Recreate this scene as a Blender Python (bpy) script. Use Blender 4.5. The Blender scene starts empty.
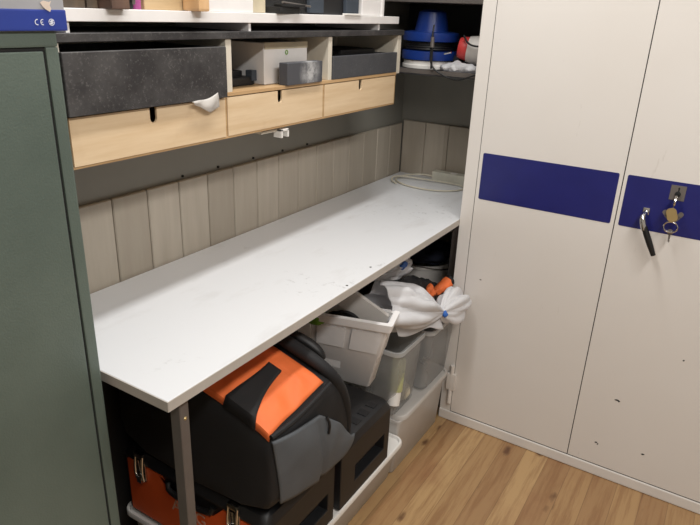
import bpy, bmesh, math, random
from mathutils import Vector, Matrix, noise
random.seed(4)
S = bpy.context.scene
COL = S.collection
PI = math.pi

# ------------------------------------------------------------------ materials
def lin(c):
    c = c / 255.0
    return c / 12.92 if c <= 0.04045 else ((c + 0.055) / 1.055) ** 2.4
def rgb(r, g, b): return (lin(r), lin(g), lin(b), 1)

class NT:
    def __init__(s, name):
        s.m = bpy.data.materials.new(name); s.m.use_nodes = True
        s.t = s.m.node_tree; s.b = s.t.nodes['Principled BSDF']; s.out = s.t.nodes['Material Output']
    def n(s, kind, **kw):
        nd = s.t.nodes.new(kind)
        for k, v in kw.items():
            if hasattr(nd, k): setattr(nd, k, v)
            else: nd.inputs[k.replace('_', ' ')].default_value = v
        return nd
    def l(s, a, b): s.t.links.new(a, b)
    def mix(s, fac, a, b, mode='MIX'):
        m = s.t.nodes.new('ShaderNodeMix'); m.data_type = 'RGBA'; m.blend_type = mode
        for sock, v in ((m.inputs[0], fac), (m.inputs[6], a), (m.inputs[7], b)):
            if hasattr(v, 'is_output'): s.l(v, sock)
            else: sock.default_value = v
        return m.outputs[2]
    def ramp(s, src, stops):
        r = s.t.nodes.new('ShaderNodeValToRGB'); e = r.color_ramp.elements
        while len(e) < len(stops): e.new(.5)
        for el, (p, c) in zip(e, stops):
            el.position = p; el.color = c if len(c) == 4 else (*c, 1)
        s.l(src, r.inputs[0]); return r.outputs[0]
    def math(s, op, a, b=0.0):
        m = s.t.nodes.new('ShaderNodeMath'); m.operation = op
        for i, v in enumerate((a, b)):
            if hasattr(v, 'is_output'): s.l(v, m.inputs[i])
            else: m.inputs[i].default_value = v
        return m.outputs[0]
    def coord(s, scale=(1, 1, 1), world=False):
        if world: o = s.n('ShaderNodeNewGeometry').outputs['Position']
        else: o = s.n('ShaderNodeTexCoord').outputs['Object']
        mp = s.n('ShaderNodeMapping'); mp.inputs['Scale'].default_value = scale
        s.l(o, mp.inputs[0]); return mp.outputs[0]
    def noise(s, vec, scale, detail=4, rough=.55):
        n = s.n('ShaderNodeTexNoise', Scale=scale, Detail=detail, Roughness=rough)
        s.l(vec, n.inputs['Vector']); return n.outputs[0]
    def bump(s, h, strength=.2, dist=.002):
        b = s.n('ShaderNodeBump', Strength=strength, Distance=dist)
        s.l(h, b.inputs['Height']); s.l(b.outputs[0], s.b.inputs['Normal'])

def simple(name, c, rough=.5, metal=0, var=.12, scale=14, bump=0, bscale=150, spec=.5):
    t = NT(name); b = t.b
    b.inputs['Roughness'].default_value = rough; b.inputs['Metallic'].default_value = metal
    b.inputs['Specular IOR Level'].default_value = spec
    base = rgb(*c); dark = tuple(x * (1 - var * 1.6) for x in base[:3]) + (1,)
    light = tuple(min(1, x * (1 + var * .7)) for x in base[:3]) + (1,)
    v = t.coord(); t.l(t.ramp(t.noise(v, scale), [(.3, dark), (.7, light)]), b.inputs['Base Color'])
    if bump: t.bump(t.noise(v, bscale, 3), bump)
    return t.m

def clear(name, c, opac, rough=.2, tl_=.3):
    """thin clear / frosted plastic: part see-through, part milky"""
    t = NT(name); b = t.b
    b.inputs['Base Color'].default_value = rgb(*c); b.inputs['Roughness'].default_value = rough
    tr = t.n('ShaderNodeBsdfTransparent'); tr.inputs[0].default_value = (.93, .93, .93, 1)
    tl = t.n('ShaderNodeBsdfTranslucent'); tl.inputs[0].default_value = rgb(*c)
    m1 = t.n('ShaderNodeMixShader'); m1.inputs[0].default_value = tl_
    t.l(b.outputs[0], m1.inputs[1]); t.l(tl.outputs[0], m1.inputs[2])
    fr = t.math('ADD', t.math('MULTIPLY', t.noise(t.coord(), 9), .12), opac - .06)
    m2 = t.n('ShaderNodeMixShader'); t.l(fr, m2.inputs[0])
    t.l(tr.outputs[0], m2.inputs[1]); t.l(m1.outputs[0], m2.inputs[2])
    t.l(m2.outputs[0], t.out.inputs[0]); return t.m

M = {}
def table_mat():
    t = NT('white_laminate'); b = t.b; v = t.coord()
    b.inputs['Roughness'].default_value = .38
    base = rgb(220, 222, 225)
    smear = t.ramp(t.noise(t.coord((1, 2.4, 1)), 3.2, 6, .62), [(.56, (0, 0, 0)), (.80, (1, 1, 1))])
    c = t.mix(t.math('MULTIPLY', smear, .28), base, rgb(150, 142, 132))
    patch = t.ramp(t.noise(v, 2.4, 2), [(.60, (0, 0, 0)), (.66, (1, 1, 1))])
    fine = t.ramp(t.noise(v, 38, 5, .7), [(.58, (0, 0, 0)), (.66, (1, 1, 1))])
    c = t.mix(t.math('MULTIPLY', t.math('MULTIPLY', patch, fine), .34), c, rgb(120, 118, 116))
    t.l(c, b.inputs['Base Color']); return t.m
M['table'] = table_mat()
M['edge'] = simple('grey_edge', (188, 182, 174), .5, var=.05)  # greyer tone on the table edges than on the top

def cab_mat():
    t = NT('cream_white_enamel'); b = t.b; v = t.coord()
    b.inputs['Roughness'].default_value = .42
    base = rgb(222, 218, 213)
    c = t.mix(t.math('MULTIPLY', t.ramp(t.noise(v, 1.6, 3), [(.35, (0, 0, 0)), (.75, (1, 1, 1))]), .25), base, rgb(208, 200, 190))
    sc = t.ramp(t.noise(t.coord((30, 12, 3)), 2.2, 4, .6), [(.70, (0, 0, 0)), (.78, (1, 1, 1))])
    c = t.mix(t.math('MULTIPLY', sc, .25), c, rgb(150, 135, 118))
    vo = t.n('ShaderNodeTexVoronoi', Scale=4.3); t.l(t.coord((1, 1, 1.9)), vo.inputs['Vector'])
    chip = t.ramp(vo.outputs['Distance'], [(.018, (1, 1, 1)), (.026, (0, 0, 0))])
    c = t.mix(chip, c, rgb(80, 68, 58))
    t.l(c, b.inputs['Base Color']); t.bump(t.noise(v, 220, 2), .05); return t.m
M['cab'] = cab_mat()
M['stripe'] = simple('navy_blue_foil', (30, 34, 104), .35, var=.06)
def green_mat():
    t = NT('hammered_green_paint'); b = t.b; v = t.coord()
    b.inputs['Roughness'].default_value = .38
    c = t.ramp(t.noise(v, 3, 4), [(.3, rgb(82, 94, 87)), (.7, rgb(98, 110, 102))])
    vo = t.n('ShaderNodeTexVoronoi', Scale=260); t.l(v, vo.inputs['Vector'])
    t.l(c, b.inputs['Base Color']); t.bump(vo.outputs['Distance'], .25, .001); return t.m
M['green'] = green_mat()
M['dark_gap'] = simple('dark_gap', (24, 24, 24), .8)
def speck(name, base, dust, amt):
    t = NT(name); b = t.b; v = t.coord(); b.inputs['Roughness'].default_value = .6
    f = t.ramp(t.noise(v, 160, 3, .7), [(.56, (0, 0, 0)), (.72, (1, 1, 1))])
    f2 = t.ramp(t.noise(v, 9, 5, .65), [(.40, (0, 0, 0)), (.70, (1, 1, 1))])
    c = t.mix(t.math('MULTIPLY', f, amt), rgb(*base), rgb(*dust))
    c = t.mix(t.math('MULTIPLY', f2, amt * .55), c, rgb(*dust)); t.l(c, b.inputs['Base Color']); return t.m
M['black_mdf'] = speck('dusty_black_board', (42, 40, 41), (118, 116, 114), .5)
M['grey_mdf'] = speck('dark_grey_board', (66, 67, 71), (120, 120, 122), .28)
def chalk():
    t = NT('dark_grey_board_with_white_smudge'); b = t.b; v = t.coord(); b.inputs['Roughness'].default_value = .6
    g = t.n('ShaderNodeTexGradient'); g.gradient_type = 'SPHERICAL'
    mp = t.n('ShaderNodeMapping'); mp.inputs['Location'].default_value = (-.115 * 17, 0, -.034 * 17); mp.inputs['Scale'].default_value = (17, .01, 17)
    t.l(t.n('ShaderNodeTexCoord').outputs['Object'], mp.inputs[0]); t.l(mp.outputs[0], g.inputs[0])
    f = t.math('MULTIPLY', g.outputs[1], t.ramp(t.noise(v, 28, 5, .7), [(.34, (0, 0, 0)), (.62, (1, 1, 1))]))
    t.l(t.mix(t.math('MINIMUM', t.math('MULTIPLY', f, 1.1), .7), rgb(72, 73, 78), rgb(205, 205, 205)), b.inputs['Base Color']); return t.m
M['chalk'] = chalk()
def ply(name, a, b_, stretch=(1.2, 8, 14)):
    t = NT(name); b = t.b; b.inputs['Roughness'].default_value = .5
    n1 = t.noise(t.coord(stretch), 3.5, 5, .6)
    c = t.ramp(n1, [(.3, rgb(*a)), (.7, rgb(*b_))])
    c = t.mix(t.math('MULTIPLY', t.ramp(t.noise(t.coord((1, 1, 1)), 9, 4), [(.6, (0, 0, 0)), (.8, (1, 1, 1))]), .25), c, rgb(165, 130, 92))
    t.l(c, b.inputs['Base Color']); return t.m
M['birch'] = ply('birch_plywood', (212, 184, 146), (226, 202, 168))
M['ply_edge'] = ply('plywood_edge', (176, 140, 98), (200, 166, 122))
M['cream_board'] = simple('cream_board', (214, 206, 190), .5, var=.06)
M['white_board'] = simple('white_board', (232, 229, 227), .45, var=.03)
M['wall_grey'] = simple('grey_painted_wall', (134, 132, 124), .6, var=.05, scale=3)
M['room_wall'] = simple('off_white_wall', (212, 210, 206), .8, var=.04, scale=2)
M['ceiling'] = simple('white_ceiling', (225, 222, 215), .85, var=.03, scale=2)
def boards(name, axis):
    t = NT(name); b = t.b; b.inputs['Roughness'].default_value = .55
    geo = t.n('ShaderNodeNewGeometry'); sp = t.n('ShaderNodeSeparateXYZ'); t.l(geo.outputs['Position'], sp.inputs[0])
    idx = t.math('FLOOR', t.math('DIVIDE', t.math('SUBTRACT', sp.outputs[axis], .957), .125))
    wn = t.n('ShaderNodeTexWhiteNoise'); wn.noise_dimensions = '1D'; t.l(idx, wn.inputs['W'])
    c = t.ramp(wn.outputs['Value'], [(0, rgb(164, 155, 141)), (1, rgb(184, 175, 161))])
    g = t.noise(t.coord((9, 9, .9)), 4, 5, .6)
    c = t.mix(t.math('MULTIPLY', t.ramp(g, [(.35, (0, 0, 0)), (.7, (1, 1, 1))]), .3), c, rgb(148, 136, 122))
    vo = t.n('ShaderNodeTexVoronoi', Scale=2.6); t.l(t.coord((1.3, 1.3, .8)), vo.inputs['Vector'])
    c = t.mix(t.math('MULTIPLY', t.ramp(vo.outputs['Distance'], [(.05, (1, 1, 1)), (.14, (0, 0, 0))]), .35), c, rgb(192, 184, 170))
    t.l(c, b.inputs['Base Color']); return t.m
M['boards_x'] = boards('whitewashed_boards_back', 0); M['boards_y'] = boards('whitewashed_boards_side', 1)
def floor_mat():
    t = NT('varnished_pine_planks'); b = t.b; b.inputs['Roughness'].default_value = .36
    geo = t.n('ShaderNodeNewGeometry'); sp = t.n('ShaderNodeSeparateXYZ'); t.l(geo.outputs['Position'], sp.inputs[0])
    q = t.math('DIVIDE', t.math('ADD', sp.outputs[1], 9.02), .092)
    idx = t.math('FLOOR', q); fr = t.math('FRACT', q)
    wn = t.n('ShaderNodeTexWhiteNoise'); wn.noise_dimensions = '1D'; t.l(idx, wn.inputs['W'])
    base = t.ramp(wn.outputs['Value'], [(0, rgb(152, 118, 82)), (.5, rgb(168, 135, 94)), (1, rgb(184, 152, 108))])
    off = t.n('ShaderNodeCombineXYZ'); t.l(t.math('MULTIPLY', idx, 3.7), off.inputs[0]); t.l(t.math('MULTIPLY', idx, 1.3), off.inputs[2])
    va = t.n('ShaderNodeVectorMath'); va.operation = 'ADD'
    t.l(t.coord((1.1, 15, 1), True), va.inputs[0]); t.l(off.outputs[0], va.inputs[1])
    g = t.noise(va.outputs[0], 2.6, 7, .68)
    c = t.mix(t.math('MULTIPLY', t.ramp(g, [(.46, (0, 0, 0)), (.62, (1, 1, 1))]), .55), base, rgb(126, 88, 56))
    vo = t.n('ShaderNodeTexVoronoi', Scale=1.0); va2 = t.n('ShaderNodeVectorMath'); va2.operation = 'ADD'
    t.l(t.coord((4.6, 10, 1), True), va2.inputs[0]); t.l(off.outputs[0], va2.inputs[1]); dn = t.n('ShaderNodeTexNoise', Scale=5.0, Detail=3.0); t.l(va2.outputs[0], dn.inputs['Vector']); ds = t.n('ShaderNodeVectorMath'); ds.operation = 'MULTIPLY_ADD'; ds.inputs[1].default_value = (.22, .22, 0); t.l(dn.outputs[1], ds.inputs[0]); t.l(va2.outputs[0], ds.inputs[2]); t.l(ds.outputs[0], vo.inputs['Vector'])
    c = t.mix(t.ramp(vo.outputs['Distance'], [(.06, (.85, .85, .85)), (.17, (0, 0, 0))]), c, rgb(84, 52, 34))
    wear = t.ramp(t.noise(t.coord((1, 1, 1), True), 2.2, 4), [(.52, (0, 0, 0)), (.72, (1, 1, 1))])
    c = t.mix(t.math('MULTIPLY', wear, .5), c, rgb(124, 74, 52))
    seam = t.math('LESS_THAN', t.math('ABSOLUTE', t.math('SUBTRACT', fr, .5)), .484)
    c = t.mix(t.math('MULTIPLY', t.math('SUBTRACT', 1.0, seam), .35), c, rgb(86, 60, 40))
    t.l(c, b.inputs['Base Color']); return t.m
M['floor'] = floor_mat()
M['steel'] = simple('grey_steel', (112, 106, 102), .45, .3, .06)
M['chrome'] = simple('chrome', (215, 214, 212), .16, 1, .03)
M['brass'] = simple('brass', (190, 168, 118), .35, .6, .06)
M['black_plastic'] = simple('black_plastic', (22, 22, 24), .5, var=.1, bump=.06, bscale=300)
M['black_rubber'] = simple('black_rubber', (17, 16, 17), .5)
M['black_cloth'] = simple('black_nylon', (22, 22, 24), .75, var=.15, bump=.25, bscale=600)
M['grey_cloth'] = simple('grey_nylon', (84, 88, 92), .7, var=.08, bump=.25, bscale=600)
M['orange_cloth'] = simple('orange_nylon', (236, 116, 58), .65, var=.06, bump=.2, bscale=600)
M['orange_plastic'] = simple('orange_plastic', (214, 88, 36), .45, var=.05)
M['faded_print'] = simple('pale_print', (206, 160, 138), .5)
M['clear'] = clear('clear_plastic', (216, 218, 218), .34)
M['frost'] = clear('frosted_plastic', (222, 218, 213), .80, .3, .2)
M['rim_clear'] = clear('pale_clear_rim', (226, 229, 230), .58, .15)
M['milky'] = clear('milky_plastic', (250, 248, 247), 1.03, .35, .12)
M['white_plastic'] = simple('white_plastic', (232, 229, 224), .4, var=.03)
M['white_film'] = clear('white_film', (236, 236, 238), .93, .4)
M['cord'] = simple('cream_cord', (206, 200, 182), .5)
M['strip'] = simple('cream_socket_strip', (206, 204, 190), .45)
M['blue_box'] = simple('blue_printed_card', (36, 58, 142), .5, var=.05)
M['silver_box'] = simple('silver_grey_card', (158, 158, 162), .5, var=.04)
M['print_white'] = simple('white_print', (222, 226, 236), .5, var=.02)
M['torn'] = simple('torn_card', (206, 190, 176), .8)
M['blue_plastic'] = simple('blue_plastic', (24, 54, 128), .35, var=.08)
M['red_plastic'] = simple('red_plastic', (196, 60, 58), .45, var=.06)
M['bottle_white'] = simple('grey_white_plastic', (205, 200, 194), .5)
M['old_wood'] = ply('dark_brown_wood', (78, 68, 58), (98, 86, 74), (8, 8, 1.5))
M['red_wood'] = ply('reddish_brown_wood', (88, 68, 58), (110, 86, 74), (8, 8, 1.5))
M['tan_wood'] = ply('tan_wood', (176, 150, 112), (196, 170, 132))
M['pine'] = ply('light_pine_block', (206, 164, 116), (220, 182, 138), (8, 8, 2))
M['pink'] = simple('pink_plastic', (160, 74, 132), .4)
M['beige_card'] = simple('beige_card', (196, 184, 158), .6)
M['green_leaf'] = simple('bright_green_plastic', (120, 168, 60), .5)
M['yellow_green'] = simple('yellow_green_label', (184, 187, 138), .5)
M['print_blue'] = simple('blue_print', (40, 96, 178), .5)
M['dark_teal'] = simple('dark_blue_grey_cloth', (58, 66, 76), .8, bump=.2)

# ------------------------------------------------------------------ builders
def bm_(): return bmesh.new()
def box(bm, a, b, bev=0.0, seg=2, rot=0, piv=None):
    t = bmesh.new()
    c = [(a[i] + b[i]) / 2 for i in range(3)]; s = [abs(b[i] - a[i]) for i in range(3)]
    bmesh.ops.create_cube(t, size=1, matrix=Matrix.Translation(c) @ Matrix.Diagonal((*s, 1)))
    if bev: bmesh.ops.bevel(t, geom=t.edges[:], offset=min(bev, min(s) * .45), segments=seg, profile=.7, affect='EDGES')
    if rot:
        p = Vector(piv if piv else c)
        bmesh.ops.transform(t, matrix=Matrix.Translation(p) @ Matrix.Rotation(rot, 4, 'Z') @ Matrix.Translation(-p), verts=t.verts)
    join(bm, t); return bm
def join(bm, t):
    me = bpy.data.meshes.new('tmp'); t.to_mesh(me); t.free(); bm.from_mesh(me); bpy.data.meshes.remove(me)
def loft(bm, rings, close=True, cap0=True, cap1=True):
    vs = [[bm.verts.new(p) for p in r] for r in rings]
    n = len(vs[0])
    for i in range(len(vs) - 1):
        for j in range(n if close else n - 1):
            k = (j + 1) % n
            bm.faces.new((vs[i][j], vs[i][k], vs[i + 1][k], vs[i + 1][j]))
    if cap0: bm.faces.new(vs[0][::-1])
    if cap1: bm.faces.new(vs[-1])
    return vs
def tube(bm, pts, r, seg=10, smooth=0, closed=False):
    pts = [Vector(p) for p in pts]
    rr = r if isinstance(r, (list, tuple)) else [r] * len(pts)
    for _ in range(smooth):
        q, s = [pts[0]], [rr[0]]
        for i in range(len(pts) - 1):
            q += [pts[i] * .75 + pts[i + 1] * .25, pts[i] * .25 + pts[i + 1] * .75]
            s += [rr[i] * .75 + rr[i + 1] * .25, rr[i] * .25 + rr[i + 1] * .75]
        pts, rr = q + [pts[-1]], s + [rr[-1]]
    rings = []; up = Vector((0, 0, 1)); prev = None
    for i, p in enumerate(pts):
        d = (pts[min(i + 1, len(pts) - 1)] - pts[max(i - 1, 0)]).normalized()
        if prev is None:
            a = d.cross(up)
            if a.length < .1: a = d.cross(Vector((1, 0, 0)))
        else: a = prev - d * prev.dot(d)
        a.normalize(); prev = a; b = d.cross(a)
        rings.append([p + (a * math.cos(2 * PI * k / seg) + b * math.sin(2 * PI * k / seg)) * rr[i] for k in range(seg)])
    loft(bm, rings, True, not closed, not closed); return bm
def lathe(bm, prof, c, seg=32, axis='Z', cap=True):
    rings = []
    for r, z in prof:
        ring = []
        for k in range(seg):
            a = 2 * PI * k / seg; u, v = r * math.cos(a), r * math.sin(a)
            p = {'Z': (u, v, z), 'X': (z, u, v), 'Y': (u, z, v)}[axis]
            ring.append((c[0] + p[0], c[1] + p[1], c[2] + p[2]))
        rings.append(ring)
    loft(bm, rings, True, cap, cap); return bm
def rrect(cx, cy, w, d, r, z, seg=4, ux=(1, 0), uy=(0, 1)):
    out = []
    for sx, sy, a0 in ((1, 1, 0), (-1, 1, 90), (-1, -1, 180), (1, -1, 270)):
        for k in range(seg + 1):
            a = math.radians(a0 + 90 * k / seg)
            x = sx * (w / 2 - r) + r * math.cos(a); y = sy * (d / 2 - r) + r * math.sin(a)
            out.append((cx + x * ux[0] + y * uy[0], cy + x * ux[1] + y * uy[1], z))
    return out
def grid(bm, fn, nu, nv):
    vs = [[bm.verts.new(fn(i / nu, j / nv)) for j in range(nv + 1)] for i in range(nu + 1)]
    for i in range(nu):
        for j in range(nv): bm.faces.new((vs[i][j], vs[i + 1][j], vs[i + 1][j + 1], vs[i][j + 1]))
    return bm
def obj(name, bm, mat, parent=None, smooth=False, solid=0, sub=0, angle=40):
    bmesh.ops.remove_doubles(bm, verts=bm.verts, dist=1e-6)
    bmesh.ops.recalc_face_normals(bm, faces=bm.faces)
    me = bpy.data.meshes.new(name); bm.to_mesh(me); bm.free()
    o = bpy.data.objects.new(name, me); COL.objects.link(o)
    me.materials.append(mat if not isinstance(mat, str) else M[mat])
    if smooth:
        me.shade_smooth()
        me.set_sharp_from_angle(angle=math.radians(angle))
    if solid:
        md = o.modifiers.new('thick', 'SOLIDIFY'); md.thickness = solid; md.offset = -1
    if sub:
        md = o.modifiers.new('sub', 'SUBSURF'); md.levels = sub; md.render_levels = sub
    if parent is not None:
        o.parent = parent
        o.matrix_parent_inverse = Matrix.Translation(-parent_base(parent))
    return o
BASE = {}
def parent_base(p): return BASE.get(p.name, Vector((0, 0, 0)))
def tag(o, label, cat, group=None):
    o['label'] = label; o['category'] = cat
    if group: o['group'] = group
    return o
def thing(name, label, cat, loc, group=None):
    o = bpy.data.objects.new(name, None); COL.objects.link(o); o.location = loc; o.empty_display_size = .05
    BASE[o.name] = Vector(loc); return tag(o, label, cat, group)
def solo(name, bm, mat, label, cat, loc=None, group=None, **kw):
    """a thing that is one mesh; its origin is moved to its base"""
    o = obj(name, bm, mat, None, **kw)
    if loc is None:
        vs = o.data.vertices
        loc = (sum(v.co.x for v in vs) / len(vs), sum(v.co.y for v in vs) / len(vs), min(v.co.z for v in vs))
    o.data.transform(Matrix.Translation(-Vector(loc))); o.location = loc
    return tag(o, label, cat, group)
def structure(name, bm, mat):
    o = obj(name, bm, mat); o['kind'] = 'structure'; return o
def crumple(p, amp, f, seed=0.0):
    q = Vector(p) * f + Vector((seed, seed * 1.7, seed * .3))
    d = noise.voronoi(q)[0]
    return amp * ((d[1] - d[0]) * 1.2 - .4) + amp * .5 * noise.noise(q * 2.3)
def blob(bm, c, r, amp, f, seed=0, sub=4, flat=None, rot=None):
    t = bmesh.new(); bmesh.ops.create_icosphere(t, subdivisions=sub, radius=1)
    for v in t.verts:
        n = v.co.normalized(); p = Vector((n.x * r[0], n.y * r[1], n.z * r[2]))
        p += n * crumple(p, amp, f, seed)
        if rot: p = Matrix.Rotation(rot, 3, 'Z') @ p
        p += Vector(c)
        if flat is not None: p.z = max(p.z, flat)
        v.co = p
    join(bm, t); return bm
def text_bm(s, size, origin, ux, uy, depth=.0008):
    cu = bpy.data.curves.new('txt', 'FONT'); cu.body = s; cu.size = size; cu.space_character = 1.35; cu.extrude = depth; cu.align_x = 'CENTER'; cu.align_y = 'CENTER'
    o = bpy.data.objects.new('txt', cu); COL.objects.link(o); bpy.context.view_layer.update()
    me = bpy.data.meshes.new_from_object(o.evaluated_get(bpy.context.evaluated_depsgraph_get()))
    bpy.data.objects.remove(o); ux = Vector(ux); uy = Vector(uy); uz = ux.cross(uy)
    m = Matrix.Translation(origin) @ Matrix((ux, uy, uz)).transposed().to_4x4()
    me.transform(m); bm = bmesh.new(); bm.from_mesh(me); bpy.data.meshes.remove(me); bpy.data.curves.remove(cu); return bm

# ------------------------------------------------------------------ setting
XL, XR, YB, YF, ZC = -1.6, 2.85, 1.45, -2.4, 2.75
structure('floor', box(bm_(), (XL - .1, YF - .1, -.06), (XR + .1, YB + .1, 0)), 'floor')
structure('ceiling', box(bm_(), (XL - .1, YF - .1, ZC), (XR + .1, YB + .1, ZC + .06)), 'ceiling')
structure('wall_back', box(bm_(), (XL - .1, YB, 0), (XR + .1, YB + .1, ZC)), 'wall_grey')
structure('wall_right', box(bm_(), (XR, YF, 0), (XR + .1, YB, ZC)), 'wall_grey')
structure('wall_left', box(bm_(), (XL - .1, YF, 0), (XL, YB, ZC)), 'room_wall')
structure('wall_front', box(bm_(), (XL - .1, YF - .1, 0), (XR + .1, YF, ZC)), 'room_wall')
# vertical tongue-and-groove boards below the grey band
bm = bm_(); x = .957 - .125 * 2
while x < XR - .02:
    x1 = min(x + .125, XR - .014)
    box(bm, (x + .0015, YB - .014, .90), (x1 - .0015, YB, 1.19), .003, 1); x += .125
box(bm, (.7, YB - .006, .9), (XR - .014, YB, 1.186))
structure('trim_1', bm, 'boards_x')
bm = bm_(); y = YB - .014
while y > .3:
    box(bm, (XR - .014, y - .125 + .0015, .9), (XR, y - .0015, 1.205), .003, 1); y -= .125
box(bm, (XR - .006, y, .9), (XR, YB - .014, 1.2))
structure('trim_2', bm, 'boards_y')
bm = bm_()
for x in (1.36, 1.52, 1.70, 1.87, 2.03): lathe(bm, [(.004, 0), (.004, .004)], (x, YB - .0005 - .004, 1.2), 10, 'Y')
structure('trim_3', bm, 'dark_gap')

structure('added_dark_panel', box(bm_(), (.715, YB - .010, 0), (XR - .014, YB, .895)), simple('under_bench_darkening', (38, 36, 36), .8))  # panel added to blacken the wall under the bench; darkness is in its colour
# ------------------------------------------------------------------ workbench
TX0, TX1, TY0, TY1, TZ0, TZ1 = .735, 2.83, .867, 1.43, .917, .942
wb = thing('workbench', 'long white-topped workbench on grey steel legs along the boarded wall', 'workbench', (1.75, 1.15, 0))
obj('tabletop', box(bm_(), (TX0, TY0 + .0015, TZ0), (TX1, TY1, TZ1), .001, 1), 'table', wb)
obj('edge_strip', box(bm_(), (TX0, TY0 - .0005, TZ0), (TX1, TY0 + .0015, TZ1 - .0008)), 'edge', wb)
obj('edge_strip', box(bm_(), (TX0 - .002, TY0, TZ0), (TX0, TY1, TZ1 - .0008)), 'edge', wb)
for (lx, ly) in ((.777, .882), (2.33, .885), (.777, 1.37), (2.46, 1.345)):
    bm = box(bm_(), (lx, ly, 0), (lx + .026, ly + .032, TZ0), .002, 1)
    lg = obj('leg', bm, 'steel', wb)
    obj('screw', lathe(bm_(), [(.0045, 0), (.003, -.002)], (lx + .014, ly, .862), 10, 'Y'), 'brass', lg)
obj('rail', box(bm_(), (.80, 1.35, TZ0 - .03), (2.46, 1.375, TZ0)), 'steel', wb)
for (sx, sy) in ((1.451, .884), (1.618, .9)):
    obj('screw', lathe(bm_(), [(.0042, 0), (.0035, .0008)], (sx, sy, TZ1 - .0002), 10), 'dark_gap', wb)

# ------------------------------------------------------------------ drawer unit on the wall
U0, U1, UY, UB = .795, 2.257, 1.17, 1.449
du = thing('drawer_unit', 'wall-mounted unit of three birch drawers and open compartments above the workbench', 'drawer unit', (1.526, 1.31, 1.368))
obj('top_board', box(bm_(), (U0 - .03, UY - .006, 1.622), (U1 + .004, UB, 1.640), .0015, 1), 'black_mdf', du)['label'] = 'dusty black top board'
obj('side_panel', box(bm_(), (U0 - .008, UY - .002, 1.482), (U0 + .002, UB, 1.622), .001, 1), 'cream_board', du)
obj('side_panel', box(bm_(), (2.222, UY, 1.482), (2.250, UB, 1.622), .001, 1), 'cream_board', du)
obj('divider', box(bm_(), (1.274, UY, 1.488), (1.296, UB, 1.622), .001, 1), 'cream_board', du)
obj('divider', box(bm_(), (1.752, UY, 1.488), (1.773, UB, 1.622), .001, 1), 'cream_board', du)
obj('back_panel', box(bm_(), (U0, UB - .006, 1.368), (U1, UB, 1.622)), 'cream_board', du)
obj('shelf_board', box(bm_(), (U0, UY - .002, 1.478), (2.222, UB - .006, 1.488), .0008, 1), 'ply_edge', du)
obj('bottom_board', box(bm_(), (U0 - .008, UY - .001, 1.3675), (2.218, UB - .006, 1.3735), .0008, 1), 'ply_edge', du)
for xx in (.787, 1.262, 1.722, 2.213):
    obj('carcass_side', box(bm_(), (xx, UY, 1.3735), (xx + .008, UB - .006, 1.478)), 'ply_edge', du)
def wood_drawer(x0, x1, nx, yf):
    d = bm_(); z0, z1 = 1.3740, 1.4755
    n = .0105; zn = z1 - .024
    # front with a rounded finger notch cut into the top edge
    prof = [(x0, z0), (x1, z0), (x1, z1), (nx + n, z1)]
    prof += [(nx + n * math.cos(a), zn - n * math.sin(a)) for a in [PI * k / 8 for k in range(9)]]
    prof += [(nx - n, z1), (x0, z1)]
    f = [d.verts.new((px, yf, pz)) for px, pz in prof]; b = [d.verts.new((px, yf + .006, pz)) for px, pz in prof]
    k = len(prof)
    for i in range(k): d.faces.new((f[i], f[(i + 1) % k], b[(i + 1) % k], b[i]))
    for lst in (f, b[::-1]):
        fc = d.faces.new(lst); fc.normal_update(); bmesh.ops.triangulate(d, faces=[fc])
    box(d, (x0 + .006, yf + .006, z0), (x0 + .016, UB - .02, z1 - .012)); box(d, (x1 - .016, yf + .006, z0), (x1 - .006, UB - .02, z1 - .012))
    box(d, (x0 + .006, yf + .006, z0), (x1 - .006, UB - .02, z0 + .006)); box(d, (x0 + .006, UB - .03, z0), (x1 - .006, UB - .02, z1 - .012))
    return d
for k, (x0, x1, nx, yf, wh) in enumerate(((.7965, 1.2605, 1.017, UY - .004, 'left'), (1.2715, 1.7205, 1.497, UY - .002, 'middle'), (1.7315, 2.2115, 1.956, UY - .002, 'right'))):
    obj('drawer', wood_drawer(x0, x1, nx, yf), 'birch', du)['label'] = 'birch plywood drawer, the %s one' % wh
def black_drawer(x0, x1, z0, z1, yf, t=.012, lap=0, fx=None):
    d = bm_(); f0, f1 = fx or (x0, x1); box(d, (f0, yf, z0 - lap), (f1, yf + t, z1), .0015, 1)
    for xa in (x0, x1 - t): box(d, (xa, yf + t, z0), (xa + t, UB - .03, z1 - .004))
    box(d, (x0, UB - .03, z0), (x1, UB - .018, z1 - .004)); box(d, (x0 + t, yf + t, z0), (x1 - t, UB - .03, z0 + .006)); return d
obj('bin_drawer', black_drawer(.8065, 1.270, 1.4885, 1.605, UY - .017, lap=.009, fx=(.790, 1.258)), 'black_mdf', du)['label'] = 'tall dusty black drawer front in the left compartment'
obj('bin_drawer', black_drawer(1.776, 2.218, 1.4885, 1.561, UY - .003), 'grey_mdf', du)['label'] = 'low dark grey drawer front in the right compartment'
bm = bm_(); box(bm, (1.43, 1.185, 1.354), (1.515, 1.30, 1.361)); 
br = obj('bracket', bm, 'cream_board', du)
bm = bm_()
for a, b in (((1.505, 1.168, 1.335), (1.512, 1.20, 1.361)), ((1.535, 1.168, 1.335), (1.542, 1.20, 1.361)), ((1.505, 1.168, 1.354), (1.542, 1.20, 1.361))): box(bm, a, b, .001, 1)
obj('hook', bm, 'white_plastic', br)

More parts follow.
